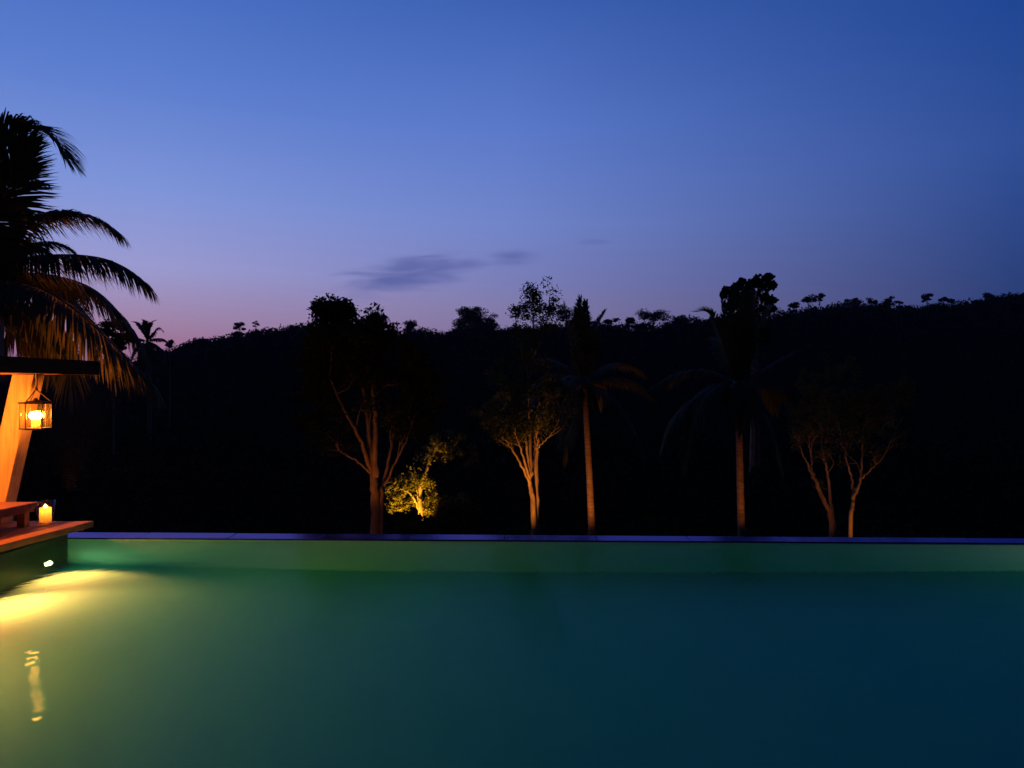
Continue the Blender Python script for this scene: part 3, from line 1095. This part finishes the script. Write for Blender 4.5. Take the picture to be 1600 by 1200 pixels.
# evening haze in the air
mb = MB()
mb.box(-2700, 2700, -400, 2700, -90, 75)
hz = bpy.data.materials.new('haze')
hz.use_nodes = True
hz.node_tree.nodes.remove(hz.node_tree.nodes['Principled BSDF'])
pvn = hz.node_tree.nodes.new('ShaderNodeVolumePrincipled')
pvn.inputs['Color'].default_value = (0.55, 0.68, 1.0, 1)
pvn.inputs['Density'].default_value = 0.00010
pvn.inputs['Anisotropy'].default_value = 0.0
hz.node_tree.links.new(pvn.outputs[0], hz.node_tree.nodes['Material Output'].inputs['Volume'])
tag(mb.build('haze', hz), 'thin blue evening haze in front of the far hillside', 'haze', None, 'stuff')

# low undergrowth on the slope below the pool
n = 9000
y = rng.uniform(11.5, 46, n)
x = rng.uniform(-1.0, 1.0, n) * (8 + y * 0.75)
z = ground(x, y) + rng.uniform(0, 0.5, n) ** 1.5
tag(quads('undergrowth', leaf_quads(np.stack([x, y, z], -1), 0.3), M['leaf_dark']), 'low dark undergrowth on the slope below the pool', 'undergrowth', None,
    'stuff')

# ------------------------------------------------------------------ pool
PX0, PX1 = -5.82, 10.0        # left and right wall
PD = 1.48                    # depth
NY = 1.4                     # near edge


def fy(x):                   # inner line of the infinity edge
    return 9.976 - 0.0287 * x


mb = MB()
mb.prism([(PX0 - .3, NY - .3), (PX1 + .3, NY - .3), (PX1 + .3, fy(PX1 + .3) + .28), (PX0 - .3, fy(PX0 - .3) + .28)], -PD - 0.25, -PD)
mb.prism([(PX1, NY), (PX1 + .3, NY), (PX1 + .3, fy(PX1 + .3)), (PX1, fy(PX1))], -PD, 0.09)
mb.prism([(PX0 - .3, NY - .3), (PX1 + .3, NY - .3), (PX1 + .3, NY), (PX0 - .3, NY)], -PD, 0.03)
tag(mb.build('pool', M['tile']), kind='structure')
M['shaded_tile'] = tile_mat('shaded_pool_mosaic', (0.03, 0.07, 0.05), (0.05, 0.11, 0.08))  # pool mosaic darkened: shade under the deck is put into its colour
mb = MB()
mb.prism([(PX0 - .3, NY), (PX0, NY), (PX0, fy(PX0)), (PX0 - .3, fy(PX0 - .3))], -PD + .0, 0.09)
tag(mb.build('pool_wall', M['shaded_tile']), kind='structure')

ew = empty('infinity_edge_wall', (2, fy(2), 0), 'wet overflow wall along the far side of the pool reflecting the violet sky', 'wall')
mb = MB()
mb.prism([(PX0 - .3, fy(PX0 - .3)), (PX1 + .3, fy(PX1 + .3)), (PX1 + .3, fy(PX1 + .3) + .28), (PX0 - .3, fy(PX0 - .3) + .38)], -PD, 0.008)
M['lightened_tile'] = tile_mat('lightened_pool_mosaic', (0.14, 0.62, 0.66), (0.20, 0.68, 0.72))  # pool mosaic lightened: brightness the lamps lack is put into its colour
mb.build('wall', M['lightened_tile'], ew)
mb = MB()
xx = PX0 - .3
while xx < PX1 + .29:                      # slabs with open joints
    x2 = min(xx + 1.20 + rng.uniform(-.01, .01), PX1 + .3)
    w1 = .40 - .10 * (xx - PX0) / 16
    w2 = .40 - .10 * (x2 - PX0) / 16
    o = rng.uniform(-.003, .003)
    mb.prism([(xx + .002, fy(xx) + .012 + o), (x2 - .002, fy(x2) + .012 + o), (x2 - .002, fy(x2) + w2), (xx + .002, fy(xx) + w1)], 0.008, 0.027 + rng.uniform(-.002, .002))
    xx = x2
mb.build('coping', M['wet_stone'], ew, bevel=0.006)

# water body, reaching a little into its walls
mb = MB()
e = 0.03
mb.prism([(PX0 - e, NY - e), (PX1 + e, NY - e), (PX1 + e, fy(PX1 + e) + e), (PX0 - e, fy(PX0 - e) + e)], -PD - 0.05, 0.0)
tag(mb.build('water', M['water']), kind='structure')

mb = MB()
mb.box(-7.5, 12, -8, NY - .304, -0.25, 0.06)
tag(mb.build('terrace', M['slab_edge']), kind='structure')
mb = MB()
mb.box(PX1 + .304, 13.5, NY - .3, 9.6, -0.25, 0.06)
tag(mb.build('path', M['slab_edge']), kind='structure')


def pool_light(y, z, side, label):
    x = PX0 if side < 0 else PX1
    s = -side
    root = empty('pool_light', (x, y, z), label, 'pool light', 'underwater lights in the pool walls')
    mb = MB()
    ring, disc = [], []
    for r, dx in ((0.10, 0.0), (0.10, 0.018), (0.078, 0.022), (0.076, 0.012)):
        ring.append((r, dx))
    seg = 24
    vs, fs = [], []
    for r, dx in ring:
        for q in range(seg):
            w = 2 * math.pi * q / seg
            vs.append((x + s * dx, y + r * math.cos(w), z + r * math.sin(w)))
    for i in range(len(ring) - 1):
        for q in range(seg):
            q2 = (q + 1) % seg
            fs.append((i * seg + q, i * seg + q2, (i + 1) * seg + q2, (i + 1) * seg + q))
    mb.add(vs, fs)
    mb.build('bezel', M['iron'], root)
    mb = MB()
    vs = []
    for r, dx in ((0.076, 0.012), (0.05, 0.02), (0.0, 0.024)):
        for q in range(seg):
            w = 2 * math.pi * q / seg
            vs.append((x + s * dx, y + r * math.cos(w), z + r * math.sin(w)))
    fs = []
    for i in range(2):
        for q in range(seg):
            q2 = (q + 1) % seg
            fs.append((i * seg + q, i * seg + q2, (i + 1) * seg + q2, (i + 1) * seg + q))
    mb.add(vs, fs)
    mb.build('lens', M['pool_lens'], root)
    return root


pool_light(9.70, -0.98, -1, 'glowing underwater light in the left pool wall below the deck corner')
pool_light(8.45, -0.98, -1, 'underwater light in the left pool wall, second from the deck corner')
pool_light(5.9, -0.98, -1, 'underwater light in the left pool wall, third from the deck corner')
pool_light(7.6, -0.98, 1, 'the only underwater light in the right-hand pool wall')

# ------------------------------------------------------------------ deck
DZ = 0.23
DE = lambda y: -5.73 + (y - 8.66) * (0.20 / 1.58)        # pool side edge of the deck


root = bpy.data.objects.new('deck', None)
root.location = (-7, 8, DZ)
COL.objects.link(root)
tag(root, kind='structure')
mb = MB()
nb = 12
y0, y1 = 1.2, 10.24
W0 = 0.14
for i in range(nb * 3):
    a, b = i * W0 + 0.004, (i + 1) * W0 - 0.004
    e0, e1 = DE(y0) - 0.13, DE(y1) - 0.13
    mb.prism([(e0 - b, y0), (e0 - a, y0), (e1 - a, y1 - 0.004), (e1 - b, y1 - 0.004)], DZ - 0.03, DZ - 0.002 * (i % 2))
mb.build('boards', M['deck_wood'], root)
mb = MB()
mb.prism([(DE(y0) - .13, y0), (DE(y0), y0), (DE(y1), y1), (DE(y1) - .13, y1)], DZ - 0.078, DZ + 0.002)
mb.build('edge_board', M['deck_wood'], root, bevel=0.006)
mb = MB()
mb.prism([(DE(y0) - 5.2, y0 + .02), (DE(y0) - .02, y0 + .02), (DE(y1) - .14, y1 - .02), (DE(y1) - 5.2, y1 - .02)], DZ - 0.07, DZ - 0.034)
mb.box(-10.9, PX0 - .302, 1.3, 10.0, -1.9, DZ - 0.071)
mb.build('frame', M['dark_wood'], root)

# ------------------------------------------------------------------ pavilion
pv = empty('pavilion', (-7.2, 9.0, DZ), 'wooden pavilion with a dark flat roof edge and a pale slanted post on the deck', 'pavilion')
yA, yB = 9.99, 10.22
zt, zb = 2.165, DZ
xr_t, xr_b, wd = -6.17, -6.60, 0.285


def slanted_post(xt, xb):
    m_ = MB()
    vs = []
    for z, xx in ((zb, xb), (zt, xt)):
        vs += [(xx - wd, yA, z), (xx, yA, z), (xx, yB, z), (xx - wd, yB, z)]
    m_.add(vs, [(3, 2, 1, 0), (4, 5, 6, 7), (0, 1, 5, 4), (1, 2, 6, 5), (2, 3, 7, 6), (3, 0, 4, 7)])
    return m_


slanted_post(xr_t, xr_b).build('post', M['pale_wood'], pv, bevel=0.008)
slanted_post(-9.6, -9.15).build('post', M['pale_wood'], pv, bevel=0.008)
for xx in (-6.6, -9.2):
    mb = MB()
    mb.box(xx - wd, xx, 5.0, 5.23, DZ, zt)
    mb.build('post', M['pale_wood'], pv, bevel=0.008)
ex = lambda y: -5.70 + (y - 8.6) * 0.08
mb = MB()
mb.prism([(ex(4.2) - .10, 4.2), (ex(4.2), 4.2), (ex(10.42), 10.42), (ex(10.42) - .10, 10.42)], zt, zt + 0.185)
mb.prism([(-10.4, 10.34), (ex(10.42) - .10, 10.34), (ex(10.42) - .10, 10.42), (-10.4, 10.42)], zt + .001, zt + 0.184)
mb.build('fascia', M['dark_wood'], pv, bevel=0.006)
mb = MB()
for i in range(14):
    y = 4.35 + i * 0.44
    if 10.30 - y < 0.05:
        continue
    mb.box(-10.4, -5.86, y, y + 0.09, zt + 0.002, zt + 0.12)
mb.build('rafters', M['red_wood'], pv)
mb = MB()
mb.box(-10.4, -5.72, 4.2, 10.33, zt + 0.121, zt + 0.18)
mb.build('ceiling', M['red_wood'], pv)
mb = MB()
mb.box(-10.0, at(15, 540, 10).x, 8.9, 9.9, zt + 0.1805, zt + 0.66)
mb.build('upper_box', M['red_wood'], pv, bevel=0.01)

# ------------------------------------------------------------------ lantern
ly = 9.72
lc = at(56, 671, ly)
lx, lz = lc.x, lc.z
LH, LR_ = 0.345, 0.172
la = empty('lantern', (lx, ly, lz), 'six sided glass and iron lantern glowing orange, hanging from the pavilion roof by a rope', 'lantern')


def hexp(r, rot=0.0):
    return [(lx + r * math.cos(math.pi / 3 * i + rot), ly + r * math.sin(math.pi / 3 * i + rot)) for i in range(6)]


ROT = math.radians(31 - 8)
mb = MB()
mb.prism(hexp(LR_ + .012, ROT), lz, lz + 0.022)
mb.build('base', M['iron'], la)
mb = MB()
mb.prism(hexp(LR_ + .022, ROT), lz + LH - .022, lz + LH)
mb.lathe([(LR_ * .8, LH), (LR_ * .35, LH + .018), (.03, LH + .022), (.02, LH + .05)], 12, (lx, ly, lz))
mb.build('top', M['iron'], la)
for x, y in hexp(LR_, ROT):
    mb = MB()
    mb.tube([(x, y, lz + .02), (x, y, lz + LH - .02)], .0095, 6)
    mb.build('corner_bar', M['iron'], la)
mb = MB()
h = hexp(LR_ - .002, ROT)
for i in range(6):
    a, b = h[i], h[(i + 1) % 6]
    mb.add([(a[0], a[1], lz + .023), (b[0], b[1], lz + .023), (b[0], b[1], lz + LH - .023), (a[0], a[1], lz + LH - .023)], [(0, 1, 2, 3)])
mb.build('glass', M['lantern_glass'], la)
mb = MB()
mb.lathe([(0, .0), (.05, .0), (.05, .10), (0, .105)], 16, (lx, ly, lz + .022))
mb.build('candle', M['wax'], la, smooth=False)
mb = MB()
mb.lathe([(0.0, 0), (.045, .008), (.072, .03), (.078, .055), (.068, .08), (.04, .10), (0.0, .108)], 20, (lx, ly, lz + .122))
mb.build('flame', M['bulb'], la, smooth=True)  # flame enlarged to a glow globe, widening its halo and reflection
mb = MB()
kz = at(55, 608, ly).z
knot = Vector((lx, ly, kz))
for i in (0, 2, 4):
    x, y = hexp(LR_, ROT)[i]
    limb(mb, [(x, y, lz + LH), (x * .55 + lx * .45, y * .55 + ly * .45, (lz + LH + kz) / 2 - .01), knot], .008, .008, 6)
limb(mb, [knot, (lx + .01, ly, kz + .08), (lx + .004, ly, zt + .004)], .011, .011, 6)
mb.lathe([(0, -.02), (.022, -.01), (.026, .005), (.018, .022), (0, .028)], 10, tuple(knot))
mb.build('rope', M['rope'], la, smooth=True)

# ------------------------------------------------------------------ low bench
bx1, by1, bz = -6.07, 9.93, 0.53
be = empty('bench', (-6.6, 9.2, DZ), 'low dark wooden bench on the deck behind the candle', 'bench')
sk = 0.13
mb = MB()
ya = 7.7
mb.prism([(bx1 - (by1 - ya) * sk - .85, ya), (bx1 - (by1 - ya) * sk, ya), (bx1, by1), (bx1 - .85, by1)], bz - 0.05, bz)
mb.build('seat', M['red_wood'], be, bevel=0.012)
mb = MB()
mb.prism([(bx1 - (by1 - ya) * sk - .80, ya + .05), (bx1 - (by1 - ya) * sk - .03, ya + .05), (bx1 - .03, by1 - .04), (bx1 - .80, by1 - .04)], bz - 0.115, bz - 0.051)
mb.build('apron', M['red_wood'], be, bevel=0.004)
for yy in (by1 - .16, 8.95, ya + .1):
    for off in (.06, .70):
        xx = bx1 - (by1 - yy) * sk - off
        mb = MB()
        mb.box(xx - .10, xx, yy, yy + .10, DZ + 0.001, bz - 0.1151)
        mb.build('leg', M['red_wood'], be, bevel=0.004)

# ------------------------------------------------------------------ candle in a hurricane glass
cx, cy = -6.055, 10.06
cx = (71.5 - 800) / F * cy
ca = empty('candle', (cx, cy, DZ + .002), 'lit pillar candle in a flared clear glass standing at the deck corner', 'candle')
c0 = (cx, cy, DZ + .004)
mb = MB()
mb.lathe([(0, 0.012), (.088, .012), (.092, 0.0), (.094, .006), (.117, .29), (.114, .291), (.090, .012)], 32, c0)
mb.build('glass', M['glass'], ca, smooth=True)
mb = MB()
mb.lathe([(0, .014), (.070, .014), (.0705, .198), (.066, .203), (.03, .199), (0, .196)], 28, c0)
mb.build('wax', M['wax'], ca)
mb = MB()
mb.lathe([(0, .1965), (.018, .202), (.026, .213), (.018, .228), (.005, .244), (0, .248)], 12, c0)
mb.build('flame', M['flame'], ca, smooth=True)


# ------------------------------------------------------------------ lamps
def lamp(name, kind, loc, power, col, size=0.05, target=None, angle=60, blend=0.5):
    d = bpy.data.lights.new(name, kind)
    d.energy = power
    d.color = col
    d.shadow_soft_size = size
    if kind == 'SPOT':
        d.spot_size = math.radians(angle)
        d.spot_blend = blend
    o = bpy.data.objects.new(name, d)
    o.location = loc
    if target is not None:
        o.rotation_euler = (Vector(target) - Vector(loc)).to_track_quat('-Z', 'Y').to_euler()
    COL.objects.link(o)
    return o


OR = (1.0, 0.34, 0.04)
OR2 = (1.0, 0.27, 0.035)
YE = (1.0, 0.52, 0.04)
lamp('candle_lamp', 'POINT', (cx, cy, DZ + .165), 1.1, OR, 0.0)  # added inside the wax so the body glows; the flame sits above
lamp('candle_lamp', 'POINT', (cx, cy, DZ + .275), 1.2, OR, 0.0)
lamp('pavilion_lamp', 'POINT', (-7.6, 8.5, 1.9), 620, OR2, 0.03)


def uplight(px, dY, Y, targ, power, col, angle, blend=0.6, dz=0.6):
    x = (px - 800) / F * Y
    g = float(ground(x, Y - dY))
    lamp('uplight', 'SPOT', (x, Y - dY, g + dz), power, col, 0.06, at(*targ, Y), angle, blend)


uplight(575, 2.2, 23, (585, 680), 260, OR2, 50, 1.0)
uplight(818, 1.8, 20, (824, 735), 1300, OR, 46, 1.0)
uplight(903, 3.0, 33, (918, 750), 800, OR2, 70, 1.0)
uplight(1147, 3.0, 33, (1156, 750), 260, OR2, 70, 1.0)
uplight(1283, 2.0, 22, (1280, 740), 75, OR2, 66, 1.0)
uplight(1322, 1.6, 21, (1338, 762), 160, OR, 60, 1.0)
uplight(645, 1.5, 26, (643, 760), 2300, YE, 54)
lamp('uplight', 'SPOT', (-6.3, 11.0, 0.5), 3000, (1.0, 0.21, 0.02), 0.06, at(135, 535, 11.6), 64, 0.9)

PL = (1.0, 0.046, 0.011)
for yy, pw, dr, an in ((9.70, 900, (.5, -.5, -.75), 96), (8.45, 1350, (.6, -.25, -.7), 124), (5.9, 2300, (.8, 0, -.5), 150)):
    lamp('pool_spot', 'SPOT', (PX0 + .19, yy, -.98), pw, PL, 0.0, (PX0 + .19 + dr[0], yy + dr[1], -.98 + dr[2]), an, 0.5)
lamp('pool_spot', 'SPOT', (PX1 - .14, 7.6, -.98), 850, (1.0, 0.12, 0.07), 0.0, (4, 9.3, -.5), 110, 0.9)
# added unseen spot: its tilted beam shapes the dark wedge on the far wall
lamp('pool_spot', 'SPOT', (PX0 + .05, 8.9, -.10), 52, PL, 0.0, (PX0 + .05 + .954, 8.9, -.10 + .3), 132, 0.08)

# ------------------------------------------------------------------ render settings
sc.view_settings.view_transform = 'Standard'
sc.view_settings.look = 'None'
sc.view_settings.exposure = 0
sc.view_settings.gamma = 1
cy_ = sc.cycles
cy_.use_denoising = True
cy_.denoiser = 'OPENIMAGEDENOISE'
cy_.max_bounces = 8
cy_.diffuse_bounces = 3
cy_.glossy_bounces = 4
cy_.transmission_bounces = 6
cy_.transparent_max_bounces = 16
cy_.sample_clamp_indirect = 8.0
cy_.blur_glossy = 0.5
